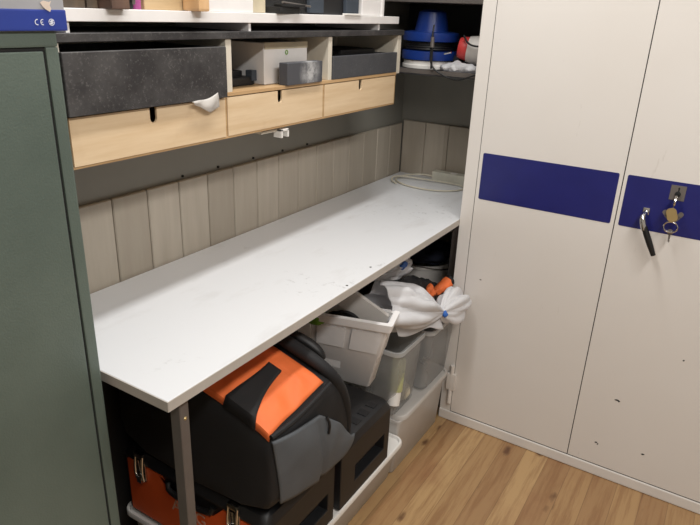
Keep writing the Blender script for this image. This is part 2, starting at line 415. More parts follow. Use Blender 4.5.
# things in the compartments
bm = box(bm_(), (1.484, 1.215, 1.4885), (1.698, 1.42, 1.606), .002, 1)
wbx = thing('carton', 'white carton with a small green mark standing in the middle compartment', 'box', (1.65, 1.35, 1.4885))
obj('body', bm, 'white_board', wbx); obj('flap', box(bm_(), (1.485, 1.2135, 1.588), (1.697, 1.2152, 1.6065)), 'beige_card', wbx)
bm = bm_(); lathe(bm, [(.007, 0), (.004, 0), (.004, -.001), (.007, -.001), (.007, 0)], (1.59, 1.2145, 1.577), 16, 'Y', False)
obj('mark', bm, 'green_leaf', wbx)
solo('parts_box', box(bm_(), (1.521, 1.158, 1.4885), (1.702, 1.19, 1.552), .0015, 1), 'chalk', 'small dark grey box with a white smudge in the middle compartment', 'box', (1.521, 1.158, 1.4885))
bt = thing('battery_charger', 'black charger lying at the left of the middle compartment', 'charger', (1.45, 1.32, 1.4885))
bm = box(bm_(), (1.31, 1.24, 1.4885), (1.468, 1.38, 1.512), .004); box(bm, (1.34, 1.27, 1.505), (1.45, 1.36, 1.528), .004)
obj('body', bm, 'black_plastic', bt); obj('plug', box(bm_(), (1.452, 1.235, 1.500), (1.474, 1.26, 1.53), .003), 'dark_teal', bt)
solo('small_carton', box(bm_(), (1.80, 1.30, 1.496), (1.93, 1.42, 1.605), .002, 1), 'white_board', 'plain white carton standing inside the right black drawer', 'box')
solo('toolcase', box(bm_(), (1.95, 1.25, 1.496), (2.19, 1.41, 1.572), .008), 'black_plastic', 'black case lying inside the right drawer behind its front', 'case')
# scrap of plastic film hanging out of the left drawer
bm = grid(bm_(), lambda u, v: (1.128 + .09 * u + .004 * v, 1.1515 - .004 * math.sin(PI * v) - .002 * math.sin(9 * u + 4 * v), (1.479 + .014 * u ** 2) - v * (.006 + .030 * min(1, u * 1.5)) + .002 * math.sin(8 * u)), 14, 8)
solo('plastic_scrap', bm, 'frost', 'scrap of clear white film caught between the black front and birch drawer', 'plastic scrap', smooth=True, solid=.001)

# ------------------------------------------------------------------ upper white shelf
us = thing('white_shelf', 'white shelf board with uprights raised just above the black top board', 'shelf', (1.52, 1.31, 1.64))
obj('board', box(bm_(), (.78, UY, 1.661), (2.221, UB, 1.686), .001, 1), 'white_board', us)
for xx in (.822, 1.373, 2.078): obj('spacer', box(bm_(), (xx, UY + .006, 1.640), (xx + .009, UB, 1.661)), 'white_board', us)
for xx, w in ((.795, .018), (1.193, .016), (2.06, .1)):
    pass
obj('upright', box(bm_(), (.80, UY + .01, 1.686), (.817, UB, 1.98), .001, 1), 'white_board', us)
obj('upright', box(bm_(), (1.196, UY + .01, 1.686), (1.212, UB, 1.98), .001, 1), 'white_board', us)
obj('upright', box(bm_(), (2.105, UY + .01, 1.686), (2.121, UB, 1.98), .001, 1), 'white_board', us)
obj('back_panel', box(bm_(), (.78, UB - .006, 1.686), (2.121, UB, 1.98)), 'white_board', us)
ZS = 1.686
solo('wood_block', box(bm_(), (.830, 1.19, ZS), (.884, 1.30, ZS + .14), .002), 'old_wood', 'grey-brown timber block at the left end of the white shelf', 'wood block')
solo('wood_block', box(bm_(), (.887, 1.188, ZS), (.913, 1.30, ZS + .14), .002), 'old_wood', 'narrow grey-brown timber block beside the reddish one on the shelf', 'wood block')
bm = box(bm_(), (.916, 1.148, ZS), (.962, 1.30, ZS + .15), .003)
solo('wood_block', bm, 'red_wood', 'reddish-brown timber block jutting over the shelf front', 'wood block')
gd = thing('glue_gun', 'black hand tool standing between timber and pink bottle on the shelf', 'tool', (.995, 1.24, ZS))
bm = box(bm_(), (.970, 1.19, ZS), (1.008, 1.32, ZS + .09), .006); obj('body', bm, 'black_plastic', gd)
obj('trigger', tube(bm_(), [(1.004, 1.186, ZS + .012), (.998, 1.178, ZS + .03), (1.0, 1.182, ZS + .05)], .004, 8, 2), 'steel', gd)
pb = thing('bottle', 'small pink bottle on the shelf next to the tan wooden box', 'bottle', (1.030, 1.21, ZS))
obj('body', lathe(bm_(), [(.011, 0), (.0115, .004), (.0115, .06), (.006, .07)], (1.030, 1.21, ZS), 20), 'pink', pb, True)
obj('cap', lathe(bm_(), [(.007, .07), (.007, .09)], (1.030, 1.21, ZS), 16), 'white_plastic', pb)
tb = thing('wooden_box', 'tan wooden box on the white shelf left of the white carton', 'box', (1.11, 1.28, ZS))
bm = bm_()
for a, b in (((1.046, 1.20, ZS), (1.192, 1.21, ZS + .12)), ((1.046, 1.40, ZS), (1.192, 1.41, ZS + .12)), ((1.046, 1.21, ZS), (1.056, 1.40, ZS + .12)), ((1.182, 1.21, ZS), (1.192, 1.40, ZS + .12)), ((1.056, 1.21, ZS), (1.182, 1.40, ZS + .008))): box(bm, a, b, .001, 1)
obj('body', bm, 'tan_wood', tb)
solo('wood_block', box(bm_(), (1.158, 1.142, ZS), (1.194, 1.196, ZS + .12), .006), 'pine', 'pale rounded pine block in front of the tan wooden box', 'wood block')
solo('shelf_carton', box(bm_(), (1.216, 1.176, ZS), (1.395, 1.40, ZS + .16), .002, 1), 'white_board', 'large plain white carton in the middle of the white shelf', 'box')
solo('paper_stack', box(bm_(), (1.41, 1.20, ZS), (1.476, 1.40, ZS + .13), .002, 1), 'beige_card', 'beige carton right of the large white one on the shelf', 'box')
cl = thing('clamp_tool', 'black tool lying on the white shelf right of the beige carton', 'tool', (1.56, 1.2, ZS))
bm = box(bm_(), (1.482, 1.165, ZS), (1.60, 1.215, ZS + .018), .004, rot=.12); box(bm, (1.50, 1.155, ZS + .018), (1.60, 1.19, ZS + .026), .004, rot=-.1); obj('body', bm, 'black_plastic', cl)
obj('rod', tube(bm_(), [(1.50, 1.16, ZS + .03), (1.66, 1.178, ZS + .022)], .003, 8), 'steel', cl)
bc = thing('black_case', 'large black case with a recessed front on the white shelf', 'case', (1.81, 1.3, ZS))
bm = bm_(); box(bm, (1.655, 1.195, ZS), (1.96, 1.42, ZS + .17), .006)
obj('body', bm, 'black_plastic', bc)
bm = bm_()
for a, b in (((1.665, 1.183, ZS + .004), (1.74, 1.196, ZS + .16)), ((1.87, 1.183, ZS + .004), (1.95, 1.196, ZS + .16)), ((1.74, 1.183, ZS + .10), (1.87, 1.196, ZS + .16))): box(bm, a, b, .003)
obj('front_frame', bm, 'dark_teal', bc)
solo('white_bracket', box(bm_(), (1.84, 1.165, ZS), (1.94, 1.178, ZS + .006), .001, 1), 'white_plastic', 'thin white strip lying before the black case on the shelf', 'strip')
solo('tall_carton', box(bm_(), (1.975, 1.185, ZS), (2.10, 1.42, ZS + .2), .002, 1), 'white_board', 'tall white carton at the right end of the white shelf', 'box')

# ------------------------------------------------------------------ green cabinet at the left
GX0, GX1, GY0, GY1, GZ = -.18, .708, 1.04, 1.44, 1.650
gc = thing('green_cabinet', 'tall green hammered-metal cabinet at the left end of the workbench', 'cabinet', (.26, 1.24, 0))
bm = bm_()
box(bm, (GX0, GY0 + .006, 0), (GX1, GY1, GZ - .03), .0); 
box(bm, (GX0, GY0, GZ - .026), (GX1, GY1, GZ), .004)
box(bm, (GX1 - .024, GY0, 0), (GX1, GY0 + .03, GZ - .026), .003); box(bm, (GX0, GY0, 0), (GX0 + .024, GY0 + .03, GZ - .026), .003)
box(bm, (GX0 + .024, GY0, 0), (GX1 - .024, GY0 + .03, .06), .003)
obj('body', bm, 'green', gc)
obj('door_gap', box(bm_(), (GX0 + .024, GY0 + .004, .06), (GX1 - .024, GY0 + .0055, GZ - .026)), 'dark_gap', gc)
dr = obj('door', box(bm_(), (GX0 + .030, GY0 - .001, .066), (GX1 - .030, GY0 + .0035, GZ - .0325), .002, 2), 'green', gc)
bm = bm_(); lathe(bm, [(.012, 0), (.012, -.012), (.016, -.014), (.016, -.026), (.010, -.03)], (GX0 + .08, GY0 - .004, .95), 20, 'Y'); obj('handle', bm, 'chrome', dr, True)
bx = thing('printed_carton', 'blue and silver-grey printed carton lying on top of the green cabinet', 'box', (.5, 1.2, GZ))
BX1 = .725
obj('body', box(bm_(), (.28, GY0 - .006, GZ), (BX1, 1.32, GZ + .075), .0025), 'silver_box', bx)
obj('print_band', box(bm_(), (.2785, GY0 - .0075, GZ + .0005), (BX1 + .0015, 1.3215, GZ + .0345), .0025), 'blue_box', bx)['label'] = 'blue band along the lower half'
yb = GY0 - .0078
bm = bm_()
def arc2(bm, cx, cz, r, w, a0, a1, n=18):
    for k in range(n):
        a, b = a0 + (a1 - a0) * k / n, a0 + (a1 - a0) * (k + 1) / n
        bm.faces.new([bm.verts.new((cx + q * math.cos(t), yb - .0004, cz + q * math.sin(t))) for q, t in ((r - w, a), (r, a), (r, b), (r - w, b))])
zc = GZ + .0145
# CE mark: two open rings, the second with a bar
arc2(bm, .6705, zc, .0048, .0013, math.radians(75), math.radians(285)); arc2(bm, .6805, zc, .0048, .0013, math.radians(75), math.radians(285))
bm.faces.new([bm.verts.new((a, yb - .0004, b)) for a, b in ((.676, zc - .0006), (.6805, zc - .0006), (.6805, zc + .0006), (.676, zc + .0006))])
obj('lettering', bm, 'print_white', bx)
bm = bm_()
cx = .6965
arc2(bm, cx, zc, .0055, .0012, math.radians(20), math.radians(190)); arc2(bm, cx, zc, .0055, .0012, math.radians(200), math.radians(370))
for a, sgn in ((math.radians(60), 1), (math.radians(240), 1)):
    c, s = math.cos(a), math.sin(a)
    pts = [(.0042, -.0022), (.0030, .0020), (-.0016, .0034), (-.0006, -.0004)]
    bm.faces.new([bm.verts.new((cx + p * c - q * s, yb - .0005, zc + p * s + q * c)) for p, q in pts])
obj('emblem', bm, 'print_white', bx)
bm = bm_(); pts = [(-.007, .010), (-.003, .0125), (.004, .011), (.007, .0125), (.0045, .007), (.006, .003), (.004, -.001), (-.001, .002), (-.004, .005)]
bm.faces.new([bm.verts.new((.690 + a * 1.5, yb - .0007, GZ + .032 + b * 1.3)) for a, b in pts]); obj('torn_patch', bm, 'torn', bx)

# ------------------------------------------------------------------ white metal cabinet at the right
CX, CY0, CY1, CZ = 2.27, -.245, .866, 1.96
wc = thing('metal_cabinet', 'tall cream-white two-door metal cabinet with navy stripes on the right', 'cabinet', (2.5, .3, 0))
bm = bm_(); box(bm, (CX + .004, CY0, .0), (2.74, CY1, CZ))
box(bm, (CX, .8155, .045), (CX + .01, CY1, CZ), .002); box(bm, (CX, CY0, .045), (CX + .01, -.2, CZ), .002); box(bm, (CX, CY0, CZ - .04), (CX + .01, CY1, CZ), .002)
obj('body', bm, 'cab', wc)
obj('door_gap', box(bm_(), (CX + .002, -.2, .045), (CX + .0042, .8155, CZ - .04)), 'dark_gap', wc)
obj('sill', box(bm_(), (CX - .006, CY0, .002), (CX + .012, CY1, .046), .004), 'cab', wc)
def cdoor(y0, y1, s0, s1, side):
    d = obj('door', box(bm_(), (CX - .002, y0, .051), (CX + .0025, y1, CZ - .043), .0018, 2), 'cab', wc); d['label'] = 'plain door panel with a navy stripe, the %s one' % side
    bm = bm_(); n = rrect((s0 + s1) / 2, 1.131, s1 - s0, .180, .006, 0, 4)
    fr = [bm.verts.new((CX - .0029, a, b)) for a, b, _ in n]; bm.faces.new(fr)
    r = bmesh.ops.extrude_face_region(bm, geom=bm.faces[:]); bmesh.ops.translate(bm, verts=[v for v in r['geom'] if isinstance(v, bmesh.types.BMVert)], vec=(.001, 0, 0))
    obj('stripe', bm, 'stripe', d); return d
d1 = cdoor(.2975, .813, .310, .799, 'left')
d2 = cdoor(-.198, .2945, -.185, .283, 'right')
for yy, zz, ww in ((.160, .364, .016), (.152, .361, .008), (.199, .151, .010), (.192, .146, .006), (-.02, .60, .006), (.03, .17, .012)):
    bm = bm_(); bm.faces.new([bm.verts.new((CX - .0024, yy + ww * (.5 + .2 * math.sin(7 * k)) * math.cos(k), zz + .0035 * math.sin(k))) for k in [2 * PI * q / 9 for q in range(9)]]); obj('chipped_paint', bm, 'dark_gap', d2)
# lever handle
bm = bm_(); box(bm, (CX - .007, .194, 1.096), (CX - .0025, .214, 1.120), .0015)
tube(bm, [(CX - .006, .204, 1.105), (CX - .030, .204, 1.103), (CX - .044, .207, 1.096), (CX - .048, .203, 1.080), (CX - .048, .194, 1.055)], [.008, .008, .0095, .0105, .010], 12, 2)
hd = obj('handle', bm, 'chrome', d2, True); hd['label'] = 'chrome and black lever handle'
lk = obj('lock_plate', box(bm_(), (CX - .005, .100, 1.160), (CX - .0028, .146, 1.210), .002), 'steel', d2)
bm = bm_(); lathe(bm, [(.009, 0), (.009, -.006), (.0075, -.007)], (CX - .004, .122, 1.182), 20, 'X')
box(bm, (CX - .0055, .1195, 1.190), (CX - .004, .1235, 1.204)); lathe(bm, [(.003, 0), (.003, -.0012)], (CX - .0048, .1215, 1.2), 12, 'X')
lkc = obj('cylinder', bm, 'dark_gap', d2)
# hinge on the lower left
bm = bm_(); tube(bm, [(CX - .009, .822, .095), (CX - .009, .822, .285)], .0095, 14); box(bm, (CX - .018, .802, .165), (CX - .001, .842, .245), .004)
obj('hinge', bm, 'cab', wc, True)
# lever blade (same handle, black part)
bm = bm_(); tube(bm, [(CX - .048, .1965, 1.066), (CX - .047, .172, 1.018), (CX - .045, .149, .972)], [.0095, .0108, .008], 12, 1); obj('grip', bm, 'black_rubber', d2, True)
# key ring in the lock
kr = thing('key_ring', 'bunch of keys with a yellow tag hanging from the cabinet lock', 'keys', (2.25, .118, 1.06))
bm = bm_(); lathe(bm, [(.004, -.045), (.0045, -.03), (.003, -.028), (.003, -.007)], (CX - .004, .122, 1.182), 12, 'X')
lathe(bm, [(.001, -.004), (.014, -.003), (.015, 0), (.014, .003), (.001, .004)], (CX - .048, .122, 1.166), 16, 'Y'); obj('key', bm, 'chrome', kr, True)
rx = CX - .048
bm = bm_(); tube(bm, [(rx, .118 + .021 * math.cos(2 * PI * k / 28), 1.080 + .018 * math.sin(2 * PI * k / 28)) for k in range(29)], .0028, 8); obj('ring', bm, 'chrome', kr, True)
bm = bm_(); tube(bm, [(rx, .122, 1.165), (rx - .002, .126, 1.12), (rx, .124, 1.094)], .0016, 8, 1); obj('chain', bm, 'steel', kr, True)
def tagshape(bm, c, w, h, tilt, t=.002):
    r = [(c[0] + t * .5 * sgn, c[1] + (a * math.cos(tilt) - b * math.sin(tilt)), c[2] + (a * math.sin(tilt) + b * math.cos(tilt))) for sgn in (1,) for a, b, _ in rrect(0, 0, w, h, min(w, h) * .42, 0, 5)]
    f = [bm.verts.new(p) for p in r]; b = [bm.verts.new((p[0] - t, p[1], p[2])) for p in r]; n = len(f)
    bm.faces.new(f); bm.faces.new(b[::-1])
    for i in range(n): bm.faces.new((f[i], f[(i + 1) % n], b[(i + 1) % n], b[i]))
bm = bm_(); tagshape(bm, (rx - .004, .122, 1.122), .031, .046, -.35); obj('tag', bm, 'brass', kr)['label'] = 'yellowed oval tag'
for yy, zz, tl in ((.142, 1.112, -.75), (.098, 1.112, .55), (.116, 1.050, -.1)):
    bm = bm_(); tagshape(bm, (rx + .003, yy, zz + .012), .016, .02, tl)
    c, s = math.cos(tl), math.sin(tl)
    pts = [(-.003, 0), (.003, 0), (.003, -.024), (0, -.028), (-.003, -.022), (-.001, -.018), (-.003, -.013)]
    f = [bm.verts.new((rx + .004, yy + a * c - b * s, zz + .004 + a * s + b * c)) for a, b in pts]; g = [bm.verts.new((rx + .002, v.co.y, v.co.z)) for v in f]
    bm.faces.new(f); bm.faces.new(g[::-1])
    for i in range(len(f)): bm.faces.new((f[i], f[(i + 1) % len(f)], g[(i + 1) % len(f)], g[i]))
    obj('key', bm, 'steel', kr)

# ------------------------------------------------------------------ power strip and its cord on the bench
ps = thing('power_strip', 'cream power strip with a looped cord on the far end of the bench', 'power strip', (2.74, 1.12, TZ1))
obj('body', box(bm_(), (2.768, .92, TZ1), (2.818, 1.225, TZ1 + .046), .005), 'strip', ps)
for k in range(3):
    obj('socket', lathe(bm_(), [(.017, 0), (.017, .0015)], (2.793, .98 + k * .07, TZ1 + .0455), 20), 'white_plastic', ps)
pts = [(2.735, 1.235, TZ1 + .018), (2.72, 1.31, TZ1 + .02), (2.66, 1.385, TZ1 + .008), (2.58, 1.37, TZ1 + .006), (2.52, 1.27, TZ1 + .006), (2.52, 1.15, TZ1 + .006), (2.60, 1.06, TZ1 + .006), (2.68, 1.06, TZ1 + .006), (2.695, 1.13, TZ1 + .008), (2.675, 1.25, TZ1 + .010), (2.65, 1.36, TZ1 + .014), (2.60, 1.385, TZ1 + .018), (2.55, 1.37, TZ1 + .012), (2.53, 1.33, TZ1 + .006)]
pts = [(a + .055, b - (.03 if b < 1.2 else .008), c) for a, b, c in pts]
obj('cord', tube(bm_(), pts, .0038, 8, 3), 'cord', ps, True)

# ------------------------------------------------------------------ corner shelving over the far end
cs = thing('corner_shelving', 'dark grey shelving in the far corner beyond the drawer unit', 'shelving', (2.63, 1.0, 1.44))
obj('shelf', box(bm_(), (2.46, .870, 1.462), (2.845, 1.445, 1.482), .0015, 1), 'grey_mdf', cs)
obj('shelf', box(bm_(), (2.46, .870, 1.742), (2.845, 1.445, 1.765), .0015, 1), 'steel', cs)
obj('back_panel', box(bm_(), (2.84, .870, 1.482), (2.847, 1.445, 1.742)), 'black_plastic', cs)
obj('front_lip', box(bm_(), (2.456, .870, 1.468), (2.46, 1.445, 1.486)), 'steel', cs)
ZK = 1.482
rl = thing('cable_reel', 'blue and black plastic reel on a white base on the corner shelf', 'reel', (2.60, 1.18, ZK))
c0 = (2.590, 1.205, ZK)
obj('base', lathe(bm_(), [(.10, 0), (.115, .004), (.115, .016), (.11, .02), (.11, .034), (.10, .036)], c0, 40), 'white_plastic', rl, True)
obj('flange', lathe(bm_(), [(.10, .036), (.118, .038), (.12, .05), (.118, .072), (.10, .074)], c0, 40), 'blue_plastic', rl, True)
obj('cable_winding', lathe(bm_(), [(.10, .074)] + [(.104 + .003 * (k % 2), .076 + .0045 * k) for k in range(8)] + [(.10, .11)], c0, 36), 'black_rubber', rl, True)
obj('flange', lathe(bm_(), [(.10, .11), (.118, .112), (.12, .125), (.118, .146), (.09, .15)], c0, 40), 'blue_plastic', rl, True)
obj('hub', lathe(bm_(), [(.072, .15), (.068, .17), (.058, .225), (.04, .235)], c0, 32), 'blue_plastic', rl, True)
pt = thing('spray_bottle', 'grey-white plastic bottle with a red cap lying on the corner shelf', 'bottle', (2.60, .97, ZK))
ax = Vector((.25, -.97, -.12)).normalized(); o0 = Vector((2.545, 1.035, 1.575))
def along(ts_rs, seg=24):
    b = bm_(); tube(b, [o0 + ax * t for t, _ in ts_rs], [r for _, r in ts_rs], seg); return b
obj('body', along([(.012, .028), (.02, .05), (.05, .056), (.135, .056), (.155, .05)]), 'bottle_white', pt, True)
obj('cap', along([(-.022, .02), (-.018, .038), (-.002, .045), (.012, .046), (.02, .045)]), 'red_plastic', pt, True)
bm = bm_(); blob(bm, (2.50, 1.03, ZK + .018), (.042, .085, .022), .014, 26, 2, 4, ZK)
solo('carrier_bag', bm, 'white_film', 'crumpled white bag lying on the corner shelf below the red cap', 'bag', smooth=True)
bm = bm_(); blob(bm, (2.60, 1.06, ZK + .035), (.04, .05, .033), .01, 20, 5, 3, ZK); solo('dark_cloth', bm, 'black_cloth', 'bundle of black cloth between reel and bottle on corner shelf', 'cloth', smooth=True)
cb = thing('black_cable', 'thin black cable looping over the edge of the corner shelf', 'cable', (2.45, 1.1, ZK))
obj('cord', tube(bm_(), [(2.47, 1.14, 1.66), (2.445, 1.135, 1.58), (2.440, 1.13, 1.50), (2.442, 1.06, 1.465), (2.438, 1.0, 1.455), (2.442, .95, 1.475), (2.46, .92, 1.49)], .0035, 8, 3), 'black_rubber', cb, True)
obj('cord', tube(bm_(), [(2.442, 1.128, 1.62), (2.440, 1.126, 1.56), (2.442, 1.125, 1.492)], .0045, 8, 2), 'black_rubber', cb, True)
obj('plug', tube(bm_(), [(2.44, 1.128, 1.615), (2.44, 1.127, 1.575)], [.007, .009], 12), 'steel', cb, True)
obj('cord', tube(bm_(), [(2.50, 1.02, 1.625), (2.48, .99, 1.592), (2.49, .94, 1.585), (2.52, .90, 1.60)], .004, 8, 3), 'black_rubber', cb, True)
solo('metal_rod', tube(bm_(), [(2.47, 1.085, 1.552), (2.47, 1.055, 1.560)], .0035, 8), 'chrome', 'short shiny metal rod on the corner shelf beside the reel', 'rod')
solo('black_tool', box(bm_(), (2.66, .89, ZK), (2.72, .93, 1.69), .006), 'black_plastic', 'black upright tool at the right end of the corner shelf', 'tool')

# ------------------------------------------------------------------ storage under the bench
def tote(root, x0, x1, y0, y1, z0, z1, taper, mat, t=.0028, rim=.012, rimh=.012, r=.022, name='bin', tx=None, rimmat=None):
    tx = taper if tx is None else tx
    cx, cy, w, d = (x0 + x1) / 2, (y0 + y1) / 2, x1 - x0, y1 - y0
    W, D = w - 2 * rim, d - 2 * rim
    rings = [rrect(cx, cy, W - 2 * tx - .01, D - 2 * taper - .01, r, z0), rrect(cx, cy, W - 2 * tx, D - 2 * taper, r, z0 + .006),
             rrect(cx, cy, W, D, r, z1 - rimh), rrect(cx, cy, w, d, r + rim, z1 - rimh), rrect(cx, cy, w, d, r + rim, z1),
             rrect(cx, cy, W - 2 * t, D - 2 * t, r - t, z1), rrect(cx, cy, W - 2 * tx - 2 * t, D - 2 * taper - 2 * t, r - t, z0 + .006 + t)]
    if rimmat:
        q = [rrect(cx, cy, W + .001, D + .001, r, z1 - rimh - .006), rrect(cx, cy, w + .003, d + .003, r + rim, z1 - rimh - .006), rrect(cx, cy, w + .003, d + .003, r + rim, z1 + .001), rrect(cx, cy, w - .003, d - .003, r + rim, z1 + .002)]
        b = bm_(); loft(b, q, True, False, False); obj('rim', b, rimmat, root, True, angle=50)
    bm = bm_(); loft(bm, rings); return obj(name, bm, mat, root, True, angle=50)
def lid(root, x0, x1, y0, y1, z, mat, lip=.016, r=.035):
    cx, cy, w, d = (x0 + x1) / 2, (y0 + y1) / 2, x1 - x0, y1 - y0
    rings = [rrect(cx, cy, w - .004, d - .004, r, z - lip), rrect(cx, cy, w, d, r, z - lip), rrect(cx, cy, w, d, r, z - .001), rrect(cx, cy, w - .004, d - .004, r, z + .003),
             rrect(cx, cy, w - .018, d - .018, r - .008, z + .003), rrect(cx, cy, w - .026, d - .026, r - .012, z - .006)]
    bm = bm_(); loft(bm, rings); return obj('lid', bm, mat, root, True, angle=50)
b1 = thing('storage_box', 'flat frosted floor box with a white lid under the two toolboxes', 'storage box', (1.38, 1.1, 0))
tote(b1, .985, 1.793, .828, 1.39, 0, .176, .026, 'frost', rim=.008, tx=.002, r=.012)
lid(b1, .968, 1.800, .811, 1.405, .193, 'white_plastic')
b2 = thing('storage_box', 'frosted floor box with a frosted lid beside the white cabinet', 'storage box', (2.0, 1.1, 0))
tote(b2, 1.797, 2.225, .836, 1.38, 0, .258, .018, 'frost', rim=.004, tx=.002, r=.012)
lid(b2, 1.803, 2.238, .825, 1.39, .275, 'frost')
# black toolboxes with orange end faces
ZT = .1965
def toolbox(x0, label):
    x1, y0, y1, z0, z1 = x0 + .332, .816, 1.385, ZT, .450
    t = thing('toolbox', label, 'toolbox', ((x0 + x1) / 2, (y0 + y1) / 2, z0), 'black toolboxes')
    bm = bm_()
    box(bm, (x0 + .012, y0 + .035, z0), (x1, y1, z0 + .215), .006)
    # side wall with recessed grip
    sx0, sx1, sz0, sz1 = x0 + .10, x1 - .035, z0 + .06, z0 + .125
    for a, b in (((x0 + .012, y0, z0), (sx0, y0 + .04, z0 + .215)), ((sx1, y0, z0), (x1, y0 + .04, z0 + .215)), ((sx0 - .004, y0, z0), (sx1 + .004, y0 + .04, sz0)), ((sx0 - .004, y0, sz1), (sx1 + .004, y0 + .04, z0 + .215))): box(bm, a, b, .002, 1)
    obj('body', bm, 'black_plastic', t)
    cx, cy = (x0 + x1) / 2 + .004, (y0 + y1) / 2; w, d = x1 - x0, y1 - y0
    bm = bm_(); loft(bm, [rrect(cx, cy, w, d + .002, .02, z0 + .212), rrect(cx, cy, w + .004, d + .004, .022, z0 + .216), rrect(cx, cy, w + .002, d, .022, z1 - .03), rrect(cx, cy, w - .02, d - .014, .03, z1 - .006), rrect(cx, cy, w - .05, d - .04, .03, z1)])
    ld = obj('lid', bm, 'black_plastic', t, True)
    for k in range(3): box_ = box(bm_(), (x1 - .2 + k * .055, y0 + .02, z1 - .001), (x1 - .17 + k * .055, y0 + .055, z1 + .003), .002); obj('rib', box_, 'black_plastic', ld)
    # orange face with the dip for the carrying handle
    P = [(y0 + .04, z0 + .012), (y0 + .04, z0 + .205), (y0 + .16, z0 + .205), (y0 + .205, z0 + .155), (y1 - .205, z0 + .155), (y1 - .16, z0 + .205), (y1 - .02, z0 + .205), (y1 - .02, z0 + .012)]
    bm = bm_(); f = [bm.verts.new((x0 + .004, a, b)) for a, b in P]; g = [bm.verts.new((x0 + .013, a, b)) for a, b in P]; n = len(P)
    bm.faces.new(f); bm.faces.new(g[::-1])
    for i in range(n): bm.faces.new((f[i], f[(i + 1) % n], g[(i + 1) % n], g[i]))
    bmesh.ops.triangulate(bm, faces=[q for q in bm.faces if len(q.verts) > 4])
    fp = obj('front_panel', bm, 'orange_plastic', t); fp['label'] = 'orange front panel dipping in the middle'
    obj('lettering', text_bm('AEG', .062, (x0 + .0035, (y0 + y1) / 2 + .01, z0 + .122), (0, -1, 0), (0, 0, 1)), 'faded_print', fp)
    for yl in (y0 + .112, y1 - .085):
        bm = bm_(); box(bm, (x0 - .002, yl - .021, z0 + .026 + .13), (x0 + .006, yl + .021, z0 + .026 + .20), .002)
        for s in (-1, 1): tube(bm, [(x0 - .006, yl + .015 * s, z0 + .026 + .135), (x0 - .010, yl + .015 * s, z0 + .026 + .17), (x0 - .004, yl + .015 * s, z0 + .026 + .222)], .004, 8, 1)
        box(bm, (x0 - .008, yl - .018, z0 + .026 + .215), (x0 + .008, yl + .018, z0 + .026 + .232), .002); box(bm, (x0 - .012, yl - .010, z0 + .026 + .125), (x0 - .002, yl + .010, z0 + .026 + .15), .002)
        obj('latch', bm, 'chrome', t, True)
    bm = bm_(); tube(bm, [(x0 + .006, (y0 + y1) / 2 - .09, z0 + .026 + .17), (x0 - .004, (y0 + y1) / 2 - .08, z0 + .026 + .145), (x0 - .004, (y0 + y1) / 2 + .08, z0 + .026 + .145), (x0 + .006, (y0 + y1) / 2 + .09, z0 + .026 + .17)], .009, 10, 2); obj('handle', bm, 'black_rubber', t, True)
    return t
toolbox(.978, 'black toolbox with orange front under the orange tool bag, nearest the bench leg')
toolbox(1.336, 'black toolbox between the orange tool bag and the white bin')

# tool bag: long axis across the bench, grey pocket on its short end
tg = thing('tool_bag', 'black and grey tool bag with an orange top on the front toolbox', 'tool bag', (1.18, 1.08, .452))
PR = [(.800, .4525), (.790, .53), (.790, .62), (.792, .69), (.806, .722), (.84, .738), (.90, .756), (.97, .776), (1.06, .795), (1.16, .802), (1.26, .80), (1.33, .785), (1.37, .74), (1.38, .66), (1.38, .55), (1.375, .4525)]
CR = [(.978, -.30), (.980, -.03), (.990, -.004), (1.03, .004), (1.12, .014), (1.20, .026), (1.25, .03), (1.29, .018), (1.33, -.03), (1.365, -.12), (1.378, -.22), (1.375, -.30)]
def bag_top(x, y):
    def itp(T, a):
        for (a0, b0), (a1, b1) in zip(T, T[1:]):
            if a0 <= a <= a1: return b0 + (b1 - b0) * (a - a0) / (a1 - a0)
        return T[0][1] if a < T[0][0] else T[-1][1]
    return itp([p for p in PR[3:13]], y) + max(itp(CR, x), -.2)
def bring(x, s, dz):
    cy = 1.085; out = []
    for a, b in PR:
        k = min(1, max(0, (b - .4525) / .27))
        out.append((x, cy + (a - cy) * s, max(.4525, b + dz * k * k * k) + .005 * k * noise.noise(Vector((x * 9, a * 9, b * 9)))))
    return out
bm = bm_(); loft(bm, [bring(x, s_, d) for x, s_, d in ((.978, .93, -.10), (.979, .96, -.05), (.986, .985, -.008), (1.01, 1, .0), (1.06, 1, .006), (1.12, 1, .014), (1.20, 1, .026), (1.25, 1, .03), (1.29, 1, .018), (1.33, .995, -.03), (1.362, .98, -.11), (1.376, .95, -.18))])
obj('body', bm, 'black_cloth', tg, True, sub=1, angle=60)
def topsheet(x0, x1, y0, y1, lift):
    def fn(u, v):
        yy0 = y0; x = x0 + (x1 - x0) * u; y = yy0 + (y1 - yy0) * v
        e = min(1, 7 * u, 7 * (1 - u), 7 * v, 7 * (1 - v))
        w = .013 * noise.noise(Vector((x * 24, y * 15, 3))) + .020 * math.sin(60 * (x - .6 * y)) * math.exp(-((y - .835) / .04) ** 2 - ((x - 1.10) / .07) ** 2)
        under = 1 / (1 + math.exp((abs(y - .905) - .05) * -120)) if x < 1.16 else 1
        return (x, y, bag_top(x, y) + lift + (.012 + w * under) * e)
    return fn
bm = grid(bm_(), topsheet(.984, 1.222, .808, 1.30, .004), 40, 50); obj('top_panel', bm, 'orange_cloth', tg, True, solid=.004)['label'] = 'bright orange top panel beside the black ridge'
bm = grid(bm_(), topsheet(1.285, 1.345, .95, 1.30, .010), 10, 30); obj('top_panel', bm, 'orange_cloth', tg, True, solid=.004)['label'] = 'narrow orange panel behind the black ridge'
